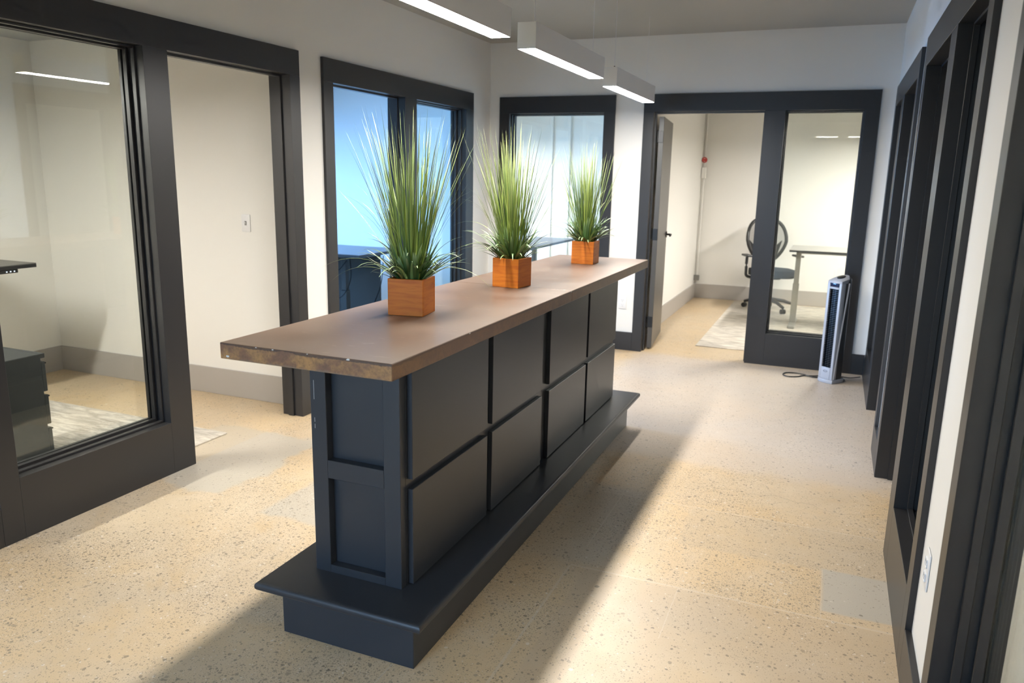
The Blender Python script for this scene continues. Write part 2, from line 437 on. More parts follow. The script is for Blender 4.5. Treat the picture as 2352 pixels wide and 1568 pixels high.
struct('floor', B(-4.9, 4.6, -5.7, 8.8, -0.12, 0), FLOOR)
bm = bmesh.new(); box(bm, XL - TH, XR + TH, YF - 0.12, YB + TH, HC, HC + 0.1)
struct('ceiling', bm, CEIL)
bm = bmesh.new(); box(bm, -4.9, XL - TH, -2.0, YB + TH, OC, OC + 0.1); struct('ceiling_left_offices', bm, CEIL)
bm = bmesh.new(); box(bm, XR + TH, 4.6, -5.6, YB + TH, OC, OC + 0.1); struct('ceiling_right_offices', bm, CEIL)
bm = bmesh.new(); box(bm, -4.9, 4.6, YB + TH, 8.8, OC + 0.1, OC + 0.2); struct('ceiling_back_offices', bm, CEIL)
# above-office walls and outer walls
bm = bmesh.new()
box(bm, XL - TH, -1.6, YF - 0.1, YF, 0, HC); box(bm, 0.1, XR + TH, YF - 0.1, YF, 0, HC)
box(bm, -1.6, 0.1, YF - 0.1, YF, 0, 0.3); box(bm, -1.6, 0.1, YF - 0.1, YF, 1.9, HC)
struct('wall_front', bm, HALLWALL)
R1X = -4.174; R2X = -4.70
struct('wall_left_near_office', B(R1X - 0.1, R1X, -1.3, 2.17, 0, OC), WALL)
struct('wall_left_near_office_front', B(R1X, XL - TH, -1.4, -1.3, 0, OC), WALL)
struct('wall_left_office_divider', B(R2X, XL - TH, 2.17, 2.29, 0, OC), WALL)
bm = bmesh.new()
for a in ((2.29, 2.62, 0, OC), (4.62, YB, 0, OC), (2.62, 4.62, 0, 0.75), (2.62, 4.62, 2.15, OC)): box(bm, R2X - 0.1, R2X, *a)
struct('wall_left_far_office', bm, WALL)
struct('wall_back_left_office_divider', B(R2X - 0.1, XL, YB, YB + TH, 0, OC + 0.1), WALL)
bm = bmesh.new()
for a in ((YB + TH, 6.05, 0, OC + 0.1), (7.35, 8.57, 0, OC + 0.1), (6.05, 7.35, 0, 0.7), (6.05, 7.35, 2.2, OC + 0.1)): box(bm, R2X - 0.1, R2X, *a)
struct('wall_back_left_office', bm, WALL)
struct('wall_back_offices', B(R2X, 2.9, 8.57, 8.69, 0, OC + 0.1), WALL)
struct('wall_back_office_divider', B(-0.44, -0.32, YB + TH, 8.57, 0, OC + 0.1), WALL)
struct('wall_back_right_office', B(2.8, 2.9, YB + TH, 8.57, 0, OC + 0.1), WALL)
struct('wall_right_offices', B(4.3, 4.4, -2.4, 5.1, 0, OC), WALL)
struct('wall_right_near_office_front', B(XR + TH, 4.3, -2.4, -2.3, 0, OC), WALL)
struct('wall_right_near_office_divider', B(XR + TH, 4.3, 0.35, 0.47, 0, OC), WALL)
struct('wall_right_far_office_divider', B(XR + TH, 4.3, 2.68, 2.80, 0, OC), WALL)
struct('wall_right_far_office_back', B(XR + TH, 4.3, 4.98, 5.10, 0, OC), WALL)
# outer windows that let the daylight in
def ext_window(name, bmf, pane):
    w = struct(name, bmf, TRIM)
    obj('window_pane', pane, GLASS, w)
bm = bmesh.new()
for x in (-1.6, -0.77, 0.05): box(bm, x, x + 0.05, YF - 0.08, YF - 0.02, 0.3, 1.9)
box(bm, -1.55, 0.05, YF - 0.08, YF - 0.02, 0.3, 0.35); box(bm, -1.55, 0.05, YF - 0.08, YF - 0.02, 1.85, 1.9)
ext_window('window_6', bm, B(-1.55, 0.05, YF - 0.054, YF - 0.048, 0.35, 1.85))
for n, (y0, y1, z0, z1) in (('window_7', (2.62, 4.62, 0.75, 2.15)), ('window_8', (6.05, 7.35, 0.7, 2.2))):
    bm = bmesh.new()
    box(bm, R2X - 0.08, R2X - 0.02, y0, y0 + 0.04, z0, z1); box(bm, R2X - 0.08, R2X - 0.02, y1 - 0.04, y1, z0, z1)
    box(bm, R2X - 0.08, R2X - 0.02, y0, y1, z0, z0 + 0.04); box(bm, R2X - 0.08, R2X - 0.02, y0, y1, z1 - 0.04, z1)
    ext_window(n, bm, B(R2X - 0.054, R2X - 0.048, y0 + 0.04, y1 - 0.04, z0 + 0.04, z1 - 0.04))

# storefront frames: casings, jambs, stops, panes
D0, D1 = -0.020, 0.137
ti, wi = 0, 0
for key, (s, a0, a1, op) in SF.items():
    ti += 1
    bm = bmesh.new(); bv = dict(bev=0.0010)
    L(s, bm, a0, a1, D0, D1, OT, HT, **bv)
    edges = [a0] + [x for o in op for x in o[:2]] + [a1]
    for i in range(0, len(edges), 2):
        L(s, bm, edges[i], edges[i + 1], D0, D1, 0, OT, **bv)
    for o0, o1, k in op:
        if k == 'w': L(s, bm, o0, o1, D0, D1, 0, RAIL, **bv)
        else:   # door stop
            for q0, q1 in ((o0, o0 + 0.012), (o1 - 0.012, o1)): L(s, bm, q0, q1, 0.045, 0.085, 0, OT)
            L(s, bm, o0 + 0.012, o1 - 0.012, 0.045, 0.085, OT - 0.012, OT)
    struct('trim_%d' % ti, bm, TRIM)
    for o0, o1, k in op:
        if k != 'w': continue
        wi += 1
        bm = bmesh.new()
        for (d0, d1, p) in ((0.028, 0.050, 0.010), (0.072, 0.096, 0.016), (0.106, 0.125, 0.016)):
            L(s, bm, o0, o0 + p, d0, d1, RAIL, OT, bev=0.0015); L(s, bm, o1 - p, o1, d0, d1, RAIL, OT, bev=0.0015)
            L(s, bm, o0 + p, o1 - p, d0, d1, RAIL, RAIL + p, bev=0.0015); L(s, bm, o0 + p, o1 - p, d0, d1, OT - p, OT, bev=0.0015)
        nme = 'window_%d' % (wi if wi < 6 else wi + 3)
        w = struct(nme, bm, TRIM)
        pane = bmesh.new(); L(s, pane, o0 + 0.003, o1 - 0.003, 0.098, 0.104, RAIL + 0.003, OT - 0.003)
        obj('window_pane', pane, GLASS, w)

# hall baseboards, dark
def hall_base(name, side, lim0, lim1):
    bm = bmesh.new(); cur = lim0
    for h0, h1, _ in sorted(SIDE_HOLES[side]):
        if h0 > cur: L(side, bm, cur, h0, -0.020, 0, 0, 0.170, bev=0.0015)
        cur = h1
    if lim1 > cur: L(side, bm, cur, lim1, -0.020, 0, 0, 0.170, bev=0.0015)
    struct(name, bm, TRIM)
hall_base('baseboard_left', 'left', YF, YB)
hall_base('baseboard_back', 'back', XL + 0.02, XR - 0.02)
hall_base('baseboard_right', 'right', YF, YB)
# office baseboards, light grey
def gb(name, *bx):
    bm = bmesh.new()
    for b_ in bx: box(bm, *b_, 0, 0.19, bev=0.002)
    struct(name, bm, GREYB)
xo = XL - TH
gb('baseboard_left_near_office', (R1X, R1X + 0.015, -1.3, 2.155), (R1X, xo, 2.155, 2.17))
gb('baseboard_left_far_office', (R2X, R2X + 0.015, 2.29, 4.927), (R2X, xo, 4.927, 4.942))
gb('baseboard_back_left_office', (R2X, R2X + 0.015, 5.07, 8.555), (R2X, -0.44, 8.555, 8.57))
gb('baseboard_back_right_office', (-0.32, -0.305, 5.07, 8.555), (-0.32, 2.8, 8.555, 8.57), (2.785, 2.8, 5.07, 8.555))
gb('baseboard_right_near_office', (4.285, 4.3, -2.3, 0.335), (XR + TH, 4.3, 0.335, 0.35))

# ------------------------------------------------------------------ open door of the back office
d4 = bpy.data.objects.new('door_1', None); COL.objects.link(d4)
d4.location = (-0.166, 5.055, 0); d4.rotation_euler = (0, 0, math.radians(6.0)); d4['kind'] = 'structure'
obj('door_leaf', B(0.006, 0.050, 0.012, 0.860, 0.012, 2.10, bev=0.002), painted('door_face_paint', (0.085, 0.080, 0.074), 0.28, 0.12, 2.0, 0.05), d4)
for z in (1.93, 1.07, 0.26):
    h = obj('hinge', B(0.001, 0.048, 0.0055, 0.0115, z - 0.05, z + 0.05, bev=0.001), DKMETAL, d4)
    bm = bmesh.new(); tube(bm, [(-0.002, 0.004, z - 0.052), (-0.002, 0.004, z + 0.052)], 0.007, 12)
    obj('hinge_pin', bm, DKMETAL, h, smooth=True)
bm = bmesh.new(); tube(bm, [(0.050, 0.80, 1.02), (0.060, 0.80, 1.02)], 0.030, 24)
tube(bm, [(0.058, 0.80, 1.02), (0.105, 0.80, 1.02)], 0.010, 12)
hd = obj('door_handle', bm, DKMETAL, d4, smooth=True)
bm = bmesh.new(); tube(bm, smoothcurve([(0.100, 0.806, 1.02), (0.104, 0.76, 1.021), (0.104, 0.70, 1.016), (0.100, 0.68, 1.014)], 4), 0.0085, 10)
obj('handle_lever', bm, DKMETAL, hd, smooth=True)

# ------------------------------------------------------------------ the island
isl = thing('island_base', 'long dark navy charcoal panelled island body on a stepped base, middle of the hall', 'island')
obj('plinth', B(-0.276, 0.240, 0, 2.755, 0, 0.192, bev=0.002), ISLE, isl)
bm = B(-0.319, 0.312, -0.086, 2.782, 0.190, 0.2225)
es = [e for e in bm.edges if abs(e.verts[0].co.z - e.verts[1].co.z) < 1e-5]
bmesh.ops.bevel(bm, geom=es, offset=0.0145, segments=6, profile=0.5, affect='EDGES')
obj('base_ledge', bm, ISLE, isl, smooth=True)
ZB, ZT = 0.2215, 1.018
bm = bmesh.new()
# core with front and back recess frames
X0, X1, Y0, Y1 = -0.187, 0.153, 0.077, 2.636
box(bm, X0, X1, Y0 + 0.032, Y1 - 0.032, ZB, ZT)
for (ya, yb) in ((Y0, Y0 + 0.032), (Y1 - 0.032, Y1)):
    box(bm, X0, -0.126, ya, yb, ZB, ZT, bev=0.0015); box(bm, 0.091, X1, ya, yb, ZB, ZT, bev=0.0015)
    for z0, z1 in ((ZB, 0.250), (0.566, 0.630), (0.945, ZT)): box(bm, -0.1265, 0.0915, ya, yb, z0, z1, bev=0.0012)
body = obj('body', bm, ISLE, isl)
for z0, z1 in ((0.835, 0.900), (0.757, 0.772), (0.735, 0.750)): obj('paint_scratch', B(-0.1722, -0.1712, Y0 - 0.0004, Y0 + 0.0005, z0, z1), PUTTY, isl)
px = [(0.120, 0.708), (0.754, 1.322), (1.421, 2.012), (2.046, 2.620)]
for sx, xa, xb in ((1, X1, X1 + 0.020), (-1, X0 - 0.020, X0)):
    for ya, yb in px:
        for z0, z1 in ((ZB + 0.004, 0.563), (0.596, ZT - 0.002)):
            obj('panel', B(xa, xb, ya, yb, z0, z1, bev=0.0015), ISLE, isl)
# countertop: two cast slabs with a seam
bm = bmesh.new()
box(bm, -0.296, 0.296, -0.198, 1.3420, 0.0, 0.049, bev=0.0018)
box(bm, -0.296, 0.296, 1.3435, 2.864, 0.0, 0.049, bev=0.0018)
ct = obj('countertop', bm, COUNTER, loc=(0, 0, 1.018))
tag(ct, 'brown stained concrete countertop slab with chipped ochre edge on the dark island', 'countertop')
bm = bmesh.new()
rs = random.Random(3)
for (x, y, s) in ((0.157, -0.1975, 0.008), (-0.268, -0.1975, 0.007), (-0.10, -0.1975, 0.004), (-0.16, -0.1975, 0.003), (0.02, -0.1975, 0.003), (0.2965, 0.28, 0.006), (0.2965, 1.33, 0.008), (0.26, 1.343, 0.009), (0.21, 1.343, 0.006)):
    bm = bmesh.new(); zc = 0.047 if not (abs(x + 0.268) < 0.01) else 0.010
    pts = [(x + s * rs.uniform(.35, 1.3) * math.cos(a), zc + s * .45 * rs.uniform(.6, 1.2) * math.sin(a)) for a in [i * math.pi / 4 for i in range(8)]]
    if y < 0: vs = [bm.verts.new((a, y - 0.0012, min(b, 0.0494))) for a, b in pts]
    elif abs(x) > 0.29: vs = [bm.verts.new((0.2972, y + (a - x), min(b, 0.0494))) for a, b in pts]
    else: vs = [bm.verts.new((a, y + (b - zc) * 0.6, 0.0500)) for a, b in pts]
    bm.faces.new(vs); bmesh.ops.recalc_face_normals(bm, faces=bm.faces)
    obj('edge_chip', bm, PUTTY, ct)

# ------------------------------------------------------------------ planters with artificial grass
def blade(bm, lay, base, az, length, lean, curl, w, col, droop=0.0, seg=7):
    """one narrow blade: a folded ribbon following a bending path"""
    d = Vector((math.cos(az), math.sin(az), 0)); sd = Vector((-d.y, d.x, 0))
    p = Vector(base); ang = lean; rows = []
    for i in range(seg + 1):
        t = i / seg
        ww = w * (1 - t ** 4) * (0.55 + 0.45 * min(1, t * 4)) + 0.0002
        dirv = d * math.sin(ang) + Vector((0, 0, 1)) * math.cos(ang)
        nrm = d * math.cos(ang) - Vector((0, 0, 1)) * math.sin(ang)
        rows.append((bm.verts.new(p - sd * ww / 2), bm.verts.new(p + nrm * ww * 0.22), bm.verts.new(p + sd * ww / 2)))
        p = p + dirv * (length / seg); p.z = max(p.z, 0.006)
        ang += (curl + droop * t * t) / seg
    for i in range(seg):
        for k in (0, 1):
            f = bm.faces.new((rows[i][k], rows[i][k + 1], rows[i + 1][k + 1], rows[i + 1][k]))
            f.smooth = True
            for lp in f.loops:
                r = i if lp.vert in rows[i] else i + 1
                lp[lay] = (col, r / seg, 0, 1)
def planter(label, loc, rz, seed, hscale, extra):
    t = thing('grass_planter', label, 'plant', loc, rz, 'wooden cube planters on the countertop')
    s, w = 0.0665, 0.010; h = 0.132
    bm = bmesh.new()
    box(bm, -s, s, -s, -s + w, 0, h, bev=0.0012); box(bm, -s, s, s - w, s, 0, h, bev=0.0012)
    box(bm, -s, -s + w, -s + w, s - w, 0, h, bev=0.0012); box(bm, s - w, s, -s + w, s - w, 0, h, bev=0.0012)
    box(bm, -s + w, s - w, -s + w, s - w, 0.002, 0.012)
    obj('planter_box', bm, WOOD, t)
    obj('filler', B(-s + w, s - w, -s + w, s - w, 0.012, 0.118), SOIL, t)
    rnd = random.Random(seed)
    bm = bmesh.new(); lay = bm.loops.layers.color.new('Col')
    for i in range(185):
        a = rnd.uniform(0, 2 * math.pi); r = 0.046 * math.sqrt(rnd.random())
        b = (r * math.cos(a), r * math.sin(a), 0.112)
        k = rnd.random()
        if k < 0.66:
            ln = rnd.uniform(0.36, 0.60) * hscale; lean = abs(rnd.gauss(0.10, 0.11)); az = a + rnd.gauss(0, 0.5)
            blade(bm, lay, b, az, ln, lean, rnd.uniform(0.0, 0.16), rnd.uniform(0.0034, 0.0058), rnd.random())
        elif k < 0.92:
            ln = rnd.uniform(0.30, 0.56) * hscale; lean = rnd.uniform(0.14, 0.42)
            blade(bm, lay, b, a, ln, lean, rnd.uniform(0.0, 0.25), rnd.uniform(0.0032, 0.0052), rnd.random())
        else:
            ln = rnd.uniform(0.25, 0.42) * hscale
            blade(bm, lay, b, a, ln, rnd.uniform(0.1, 0.35), 0.3, 0.003, 0.9, droop=rnd.uniform(2.0, 4.5), seg=11)
    for (az, ln, lean, curl) in extra:
        blade(bm, lay, (0.03 * math.cos(az), 0.03 * math.sin(az), 0.112), az, ln, lean, curl, 0.0034, 0.8, seg=11)
    obj('tall_grass', bm, GRASS, t)
    bm = bmesh.new(); lay = bm.loops.layers.color.new('Col')
    for i in range(110):
        a = rnd.uniform(0, 2 * math.pi); r = 0.05 * math.sqrt(rnd.random())
        b = (r * math.cos(a), r * math.sin(a), 0.112)
        k = rnd.random()
        if k < 0.62: blade(bm, lay, b, a + rnd.gauss(0, .3), rnd.uniform(0.10, 0.20), rnd.uniform(0.15, 0.95), rnd.uniform(0.0, 0.6), rnd.uniform(0.009, 0.016), rnd.random() ** 1.4)
        else: blade(bm, lay, b, a, rnd.uniform(0.15, 0.26), rnd.uniform(0.25, 0.9), rnd.uniform(0.6, 1.2), rnd.uniform(0.008, 0.012), rnd.random(), droop=rnd.uniform(0.5, 2.6), seg=10)
    obj('broad_leaves', bm, LEAF, t)
    return t
CZ = 1.0675
planter('wooden cube planter of tall artificial grass nearest the chipped front edge of the countertop', (-0.047, 0.505, CZ), math.radians(9), 11, 1.06,
        [(math.radians(180), 0.42, 0.50, 0.35), (math.radians(200), 0.34, 0.7, 1.6), (math.radians(185), 0.30, 0.9, 1.5), (math.radians(160), 0.40, 0.42, 0.1), (math.radians(-10), 0.33, 0.8, 1.7), (math.radians(10), 0.36, 0.55, 1.2)])
planter('wooden cube planter of artificial grass in the middle of the row on the countertop', (0.000, 1.345, CZ), math.radians(-5), 23, 1.05,
        [(math.radians(10), 0.40, 0.40, 0.9), (math.radians(-10), 0.40, 0.55, 1.5), (math.radians(170), 0.42, 0.35, 1.8), (math.radians(190), 0.3, 0.8, 1.6)])
planter('wooden cube planter of artificial grass at the far end of the countertop', (0.006, 2.462, CZ), math.radians(2), 37, 1.01,
        [(math.radians(0), 0.30, 0.9, 1.3), (math.radians(180), 0.34, 0.5, 0.2), (math.radians(185), 0.3, 0.7, 0.9)])

# ------------------------------------------------------------------ linear pendant lamps
def pendant(label, x, y0, y1, z, top, cz, mat=DIFF, group='linear pendant lamps over the island', along='y', ins=0.10):
    """z lower face, top upper face; runs in y from y0 to y1"""
    ln = y1 - y0
    t = thing('pendant_light', label, 'lamp', (x, (y0 + y1) / 2, z) if along == 'y' else ((y0 + y1) / 2, x, z), 0 if along == 'y' else math.pi / 2, group)
    hw = 0.047; h = top - z; e = ln / 2
    bm = bmesh.new()
    box(bm, -hw, -hw + 0.003, -e, e, 0, h); box(bm, hw - 0.003, hw, -e, e, 0, h)
    box(bm, -hw + 0.003, hw - 0.003, -e, -e + 0.003, 0, h); box(bm, -hw + 0.003, hw - 0.003, e - 0.003, e, 0, h)
    box(bm, -hw + 0.003, hw - 0.003, -e + 0.003, e - 0.003, h - 0.003, h)
    obj('lamp_housing', bm, LAMPW, t)
    out = []
    for cx, cy, a in ((hw - 0.010, e - 0.010, 0), (-hw + 0.010, e - 0.010, 90), (-hw + 0.010, -e + 0.010, 180), (hw - 0.010, -e + 0.010, 270)):
        for k in range(4):
            q = math.radians(a + k * 30); out.append((cx + 0.0065 * math.cos(q), cy + 0.0065 * math.sin(q)))
    obj('lamp_diffuser', prism(bmesh.new(), out, 0.0005, 0.004), mat, t)
    for s in (-1, 1):
        yy = s * (e - ins)
        bm = bmesh.new(); tube(bm, [(0, yy, h), (0, yy, cz - z)], 0.0016, 6)
        c = obj('suspension_cable', bm, LAMPW, t)
        bm = bmesh.new(); tube(bm, [(0, yy, h), (0, yy, h + 0.018)], 0.005, 10); obj('cable_gripper', bm, DKMETAL, c, smooth=True)
    return t
PX = -0.08
pendant('lit white linear pendant lamp nearest the viewer, cut by the top edge of the photo', PX, 0.20, 1.359, 2.158, 2.278, HC)
pendant('lit white linear pendant lamp in the middle of the row over the island', PX, 1.661, 2.831, 2.158, 2.278, HC)
pendant('lit white linear pendant lamp farthest from the viewer above the last planter', PX, 3.126, 4.251, 2.145, 2.265, HC)
pendant('short linear pendant lamp behind the viewer toward the middle of the hall', -3.6, 0.89, 1.262, 2.37, 2.47, HC, mat=DIFF_CROSS, group='short pendant lamps behind the viewer', along='x', ins=0.05)
pendant('short linear pendant lamp behind the viewer close to the right wall', -3.6, 1.429, 1.690, 2.37, 2.47, HC, mat=DIFF_CROSS, group='short pendant lamps behind the viewer', along='x', ins=0.05)
def office_lamp(lbl, x, y0, y1, cz=OC, z=2.08):
    pendant(lbl, x, y0, y1, z, z + 0.11, cz, DIFF_OFFICE, 'linear pendant lamps in the offices')
office_lamp('linear pendant lamp in the office behind the nearest left glass front', -2.9, -0.75, 0.40)
office_lamp('linear pendant lamp in the back office with the office chair', 1.9, 5.9, 7.6, OC + 0.1)
office_lamp('linear pendant lamp in the office behind the back left glass front', -2.9, 6.4, 7.5, OC + 0.1)
office_lamp('linear pendant lamp in the office on the near right', 3.2, -1.5, -0.4)

# ------------------------------------------------------------------ wall plates
def plate(label, kind, loc, rz, what):
    """plate in its own xz plane, front towards -y"""
    t = thing(kind, label, what, loc, rz)
    bm = B(-0.036, 0.036, -0.006, 0, -0.058, 0.058, bev=0.004, seg=2); obj('cover_plate', bm, PLATE, t, smooth=True)
    if kind == 'light_switch':
        bm = bmesh.new(); box(bm, -0.007, 0.007, -0.009, -0.006, -0.014, 0.014); obj('switch_frame', bm, SLOT, t)
        bm = bmesh.new(); tube(bm, [(0, -0.006, 0), (0, -0.020, 0.009)], 0.004, 8); obj('toggle', bm, PLATE, t)
    else:
        for z in (-0.022, 0.022):
            s = obj('socket', B(-0.017, 0.017, -0.009, -0.006, z - 0.014, z + 0.014, bev=0.004, seg=2), PLATE, t)
            bm = bmesh.new(); box(bm, -0.008, -0.006, -0.0096, -0.009, z - 0.001, z + 0.008); box(bm, 0.006, 0.008, -0.0096, -0.009, z - 0.001, z + 0.008)
            tube(bm, [(0, -0.0088, z - 0.008), (0, -0.0096, z - 0.008)], 0.0025, 8); obj('slots', bm, SLOT, s)
    return t
plate('white toggle light switch on the office wall seen through the near left doorway', 'light_switch', (-2.268, 2.17, 1.222), 0, 'switch')
plate('white power outlet on the white wall between the back glass fronts, above the dark baseboard', 'power_outlet', (-0.378, YB, 0.441), 0, 'outlet')
plate('white power outlet low on the white right wall strip between two dark casings', 'power_outlet', (XR, 0.475, 0.455), math.pi / 2 * -1, 'outlet')

# ------------------------------------------------------------------ tower fan
fan = thing('tower_fan', 'silver tower fan with a black front grille in front of the back right glass front', 'fan', (1.455, 4.585, 0), math.radians(-40))
def fan_outline(w, yf, yb, bulge=0.02, inset=0.0):
    # front at -y (flat, slightly bulged), rounded back
    pts = []
    for i in range(7):
        t = -1 + 2 * i / 6; pts.append((t * (w - inset), yf - bulge * (1 - t * t) + inset))
    for i in range(1, 12):
        a = math.pi * i / 12; pts.append(((w - inset) * math.cos(a) * 1.0, yb - 0.055 + (0.055 - inset) * math.sin(a)))
    return pts
bm = bmesh.new(); prism(bm, fan_outline(0.070, -0.075, 0.095), 0.0, 0.03, bev=0.006); obj('fan_base', bm, SILVER, fan, smooth=True)
# body lofted: straight, top sloping up to the back and domed
def loft(bm, rings):
    vv = [[bm.verts.new(p) for p in r] for r in rings]; n = len(vv[0])
    for i in range(len(vv) - 1):
        for k in range(n): bm.faces.new((vv[i][k], vv[i][(k + 1) % n], vv[i + 1][(k + 1) % n], vv[i + 1][k]))
    bm.faces.new(vv[0][::-1]); bm.faces.new(vv[-1]); bmesh.ops.recalc_face_normals(bm, faces=bm.faces); return bm
def ring(w, yf, yb, z, sl, bulge=0.012):
    return [Vector((x, y, z + sl * (y - yf))) for x, y in fan_outline(w, yf, yb, bulge)]
bm = bmesh.new()
loft(bm, [ring(0.056, -0.052, 0.080, 0.03, 0), ring(0.056, -0.052, 0.080, 0.79, 0.28), ring(0.052, -0.048, 0.076, 0.803, 0.29), ring(0.042, -0.038, 0.066, 0.811, 0.30)])
obj('rear_housing', bm, FANGREY, fan, smooth=True)
bm = bmesh.new()   # silver front shell as a frame
def shell(bm, x0, x1, z0, z1, y0, y1, bev=0.003): box(bm, x0, x1, y0, y1, z0, z1, bev=bev, seg=2)
shell(bm, -0.066, -0.043, 0.03, 0.800, -0.078, -0.030); shell(bm, 0.043, 0.066, 0.03, 0.800, -0.078, -0.030)
shell(bm, -0.043, 0.043, 0.030, 0.125, -0.080, -0.030); shell(bm, -0.043, 0.043, 0.752, 0.768, -0.080, -0.030)
loft(bm, [ring(0.066, -0.078, 0.030, 0.80, 0), ring(0.064, -0.076, 0.045, 0.815, 0.22), ring(0.05, -0.062, 0.05, 0.828, 0.26)])
obj('front_shell', bm, SILVER, fan, smooth=True)
bm = bmesh.new(); tube(bm, smoothcurve([(0.0665, -0.06, 0.035), (0.0668, -0.03, 0.4), (0.064, 0.01, 0.80)], 6), 0.006, 8); tube(bm, smoothcurve([(-0.0665, -0.06, 0.035), (-0.0668, -0.03, 0.4), (-0.064, 0.01, 0.80)], 6), 0.006, 8)
obj('side_trim', bm, SILVER, fan, smooth=True)
bm = bmesh.new(); box(bm, -0.043, 0.043, -0.060, -0.045, 0.125, 0.752)
for i in range(44): z = 0.130 + i * 0.0142; box(bm, -0.043, 0.043, -0.072, -0.060, z, z + 0.005)
for x in (-0.022, 0, 0.022): box(bm, x - 0.001, x + 0.001, -0.074, -0.072, 0.125, 0.752)
obj('front_grille', bm, painted('fan_grille_black', (0.002, 0.002, 0.0025), 0.9, 0.1, 5, 0, spec=0.04), fan)
cp = obj('control_panel', B(-0.040, 0.040, -0.0795, -0.045, 0.770, 0.799, bev=0.004, seg=2), painted('fan_window_navy', (0.01, 0.02, 0.06), 0.12, 0.1, 5, 0), fan, smooth=True)
bm = bmesh.new(); prism(bm, [(0.028 * math.cos(a * .35), -0.006 + 0.036 * math.sin(a * .35)) for a in range(18)], 0.0, 0.012, bev=0.003)
bmesh.ops.rotate(bm, verts=bm.verts, cent=(0, 0, 0), matrix=Matrix.Rotation(math.radians(13), 3, 'X')); bmesh.ops.translate(bm, verts=bm.verts, vec=(0, -0.005, 0.838))
obj('control_dial', bm, BLACK, fan, smooth=True)
bm = bmesh.new(); n = 20
o_ = [bm.verts.new((0.020 * math.cos(2 * math.pi * i / n), -0.0815, 0.095 + 0.008 * math.sin(2 * math.pi * i / n))) for i in range(n)]
i_ = [bm.verts.new((0.0165 * math.cos(2 * math.pi * i / n), -0.0815, 0.095 + 0.0055 * math.sin(2 * math.pi * i / n))) for i in range(n)]
for i in range(n): bm.faces.new((o_[i], o_[(i + 1) % n], i_[(i + 1) % n], i_[i]))
bmesh.ops.solidify(bm, geom=bm.faces[:], thickness=0.001)
obj('oval_emblem', bm, FANGREY, fan)
bm = bmesh.new()
Mi = (Matrix.Translation((1.455, 4.585, 0)) @ Matrix.Rotation(math.radians(-40), 4, 'Z')).inverted()
pts = [(1.40, 4.66, .006), (1.32, 4.64, .006), (1.25, 4.66, .006), (1.20, 4.60, .006), (1.13, 4.57, .006), (1.085, 4.62, .006), (1.11, 4.70, .006), (1.20, 4.715, .006), (1.30, 4.68, .006), (1.42, 4.74, .006), (1.53, 4.76, .006), (1.60, 4.74, .01), (1.67, 4.72, .03)]
tube(bm, [Mi @ p for p in smoothcurve(pts, 6)], 0.0045, 6); obj('power_cord', bm, BLACK, fan, smooth=True)

# ------------------------------------------------------------------ offices: furniture
def desk(label, x0, x1, y0, y1, z, top_mat, leg_axis, leg_mat=None, th=0.028, back=None, leg_in=0.12, controller=None, foot=0.6, lift=0.0):
    """height adjustable desk; leg_axis 'x' puts the two legs along x"""
    t = thing('standing_desk', label, 'desk', ((x0 + x1) / 2, (y0 + y1) / 2, lift)); z -= lift
    cx, cy = (x0 + x1) / 2, (y0 + y1) / 2; hx, hy = (x1 - x0) / 2, (y1 - y0) / 2
    dt = obj('desktop', B(-hx, hx, -hy, hy, z - 0.006, z, bev=0.001), top_mat, t)
    obj('edge_band', B(-hx, hx, -hy, hy, z - th, z - 0.006, bev=0.001), BLACK, dt)
    bm = bmesh.new()
    if leg_axis == 'x':
        box(bm, -hx + leg_in, hx - leg_in, -0.03, 0.03, z - th - 0.04, z - th); obj('cross_beam', bm, leg_mat or DESKLEG, t)
        ends = [(-hx + leg_in, 0), (hx - leg_in, 0)]
    else:
        box(bm, -0.03, 0.03, -hy + leg_in, hy - leg_in, z - th - 0.04, z - th); obj('cross_beam', bm, leg_mat or DESKLEG, t)
        ends = [(0, -hy + leg_in), (0, hy - leg_in)]
    for ex, ey in ends:
        bm = bmesh.new()
        box(bm, ex - 0.032, ex + 0.032, ey - 0.032, ey + 0.032, 0.03, 0.46, bev=0.003)
        box(bm, ex - 0.026, ex + 0.026, ey - 0.026, ey + 0.026, 0.46, z - th - 0.001, bev=0.003)
        lg = obj('leg', bm, leg_mat or DESKLEG, t)
        f2 = foot / 2
        bm = B(ex - 0.035, ex + 0.035, ey - f2, ey + f2, 0.0, 0.03, bev=0.006) if leg_axis == 'x' else B(ex - f2, ex + f2, ey - 0.035, ey + 0.035, 0.0, 0.03, bev=0.006)
        obj('foot', bm, leg_mat or DESKLEG, lg)
    if controller:
        c0, c1, axis = controller
        if axis == '+x': bm = B(hx - 0.06, hx - 0.004, c0, c1, z - th - 0.024, z - th - 0.001, bev=0.003); bl = [B(hx - 0.0045, hx - 0.003, q, q + .008, z - th - 0.016, z - th - 0.009) for q in (c1 - .03, c1 - .055, c1 - .08, c1 - .18, c1 - .21, c1 - .24)]
        else: bm = B(c0, c1, -hy + 0.004, -hy + 0.06, z - th - 0.024, z - th - 0.001, bev=0.003); bl = [B(q, q + .014, -hy + 0.003, -hy + 0.0045, z - th - 0.017, z - th - 0.008) for q in (c1 - .03, c1 - .055, c1 - .08)]
        c = obj('height_controller', bm, BLACK, t)
        for q in bl: obj('button_light', q, LED, c)
    return t
CABLEM = painted('matte_cable_rubber', (0.006, 0.006, 0.007), 0.8, 0.1, 6, 0, spec=0.15)
def cable(parent, pts, r=0.004, name='cable'):
    bm = bmesh.new(); tube(bm, smoothcurve(pts, 6), r, 6); return obj(name, bm, CABLEM, parent, smooth=True)

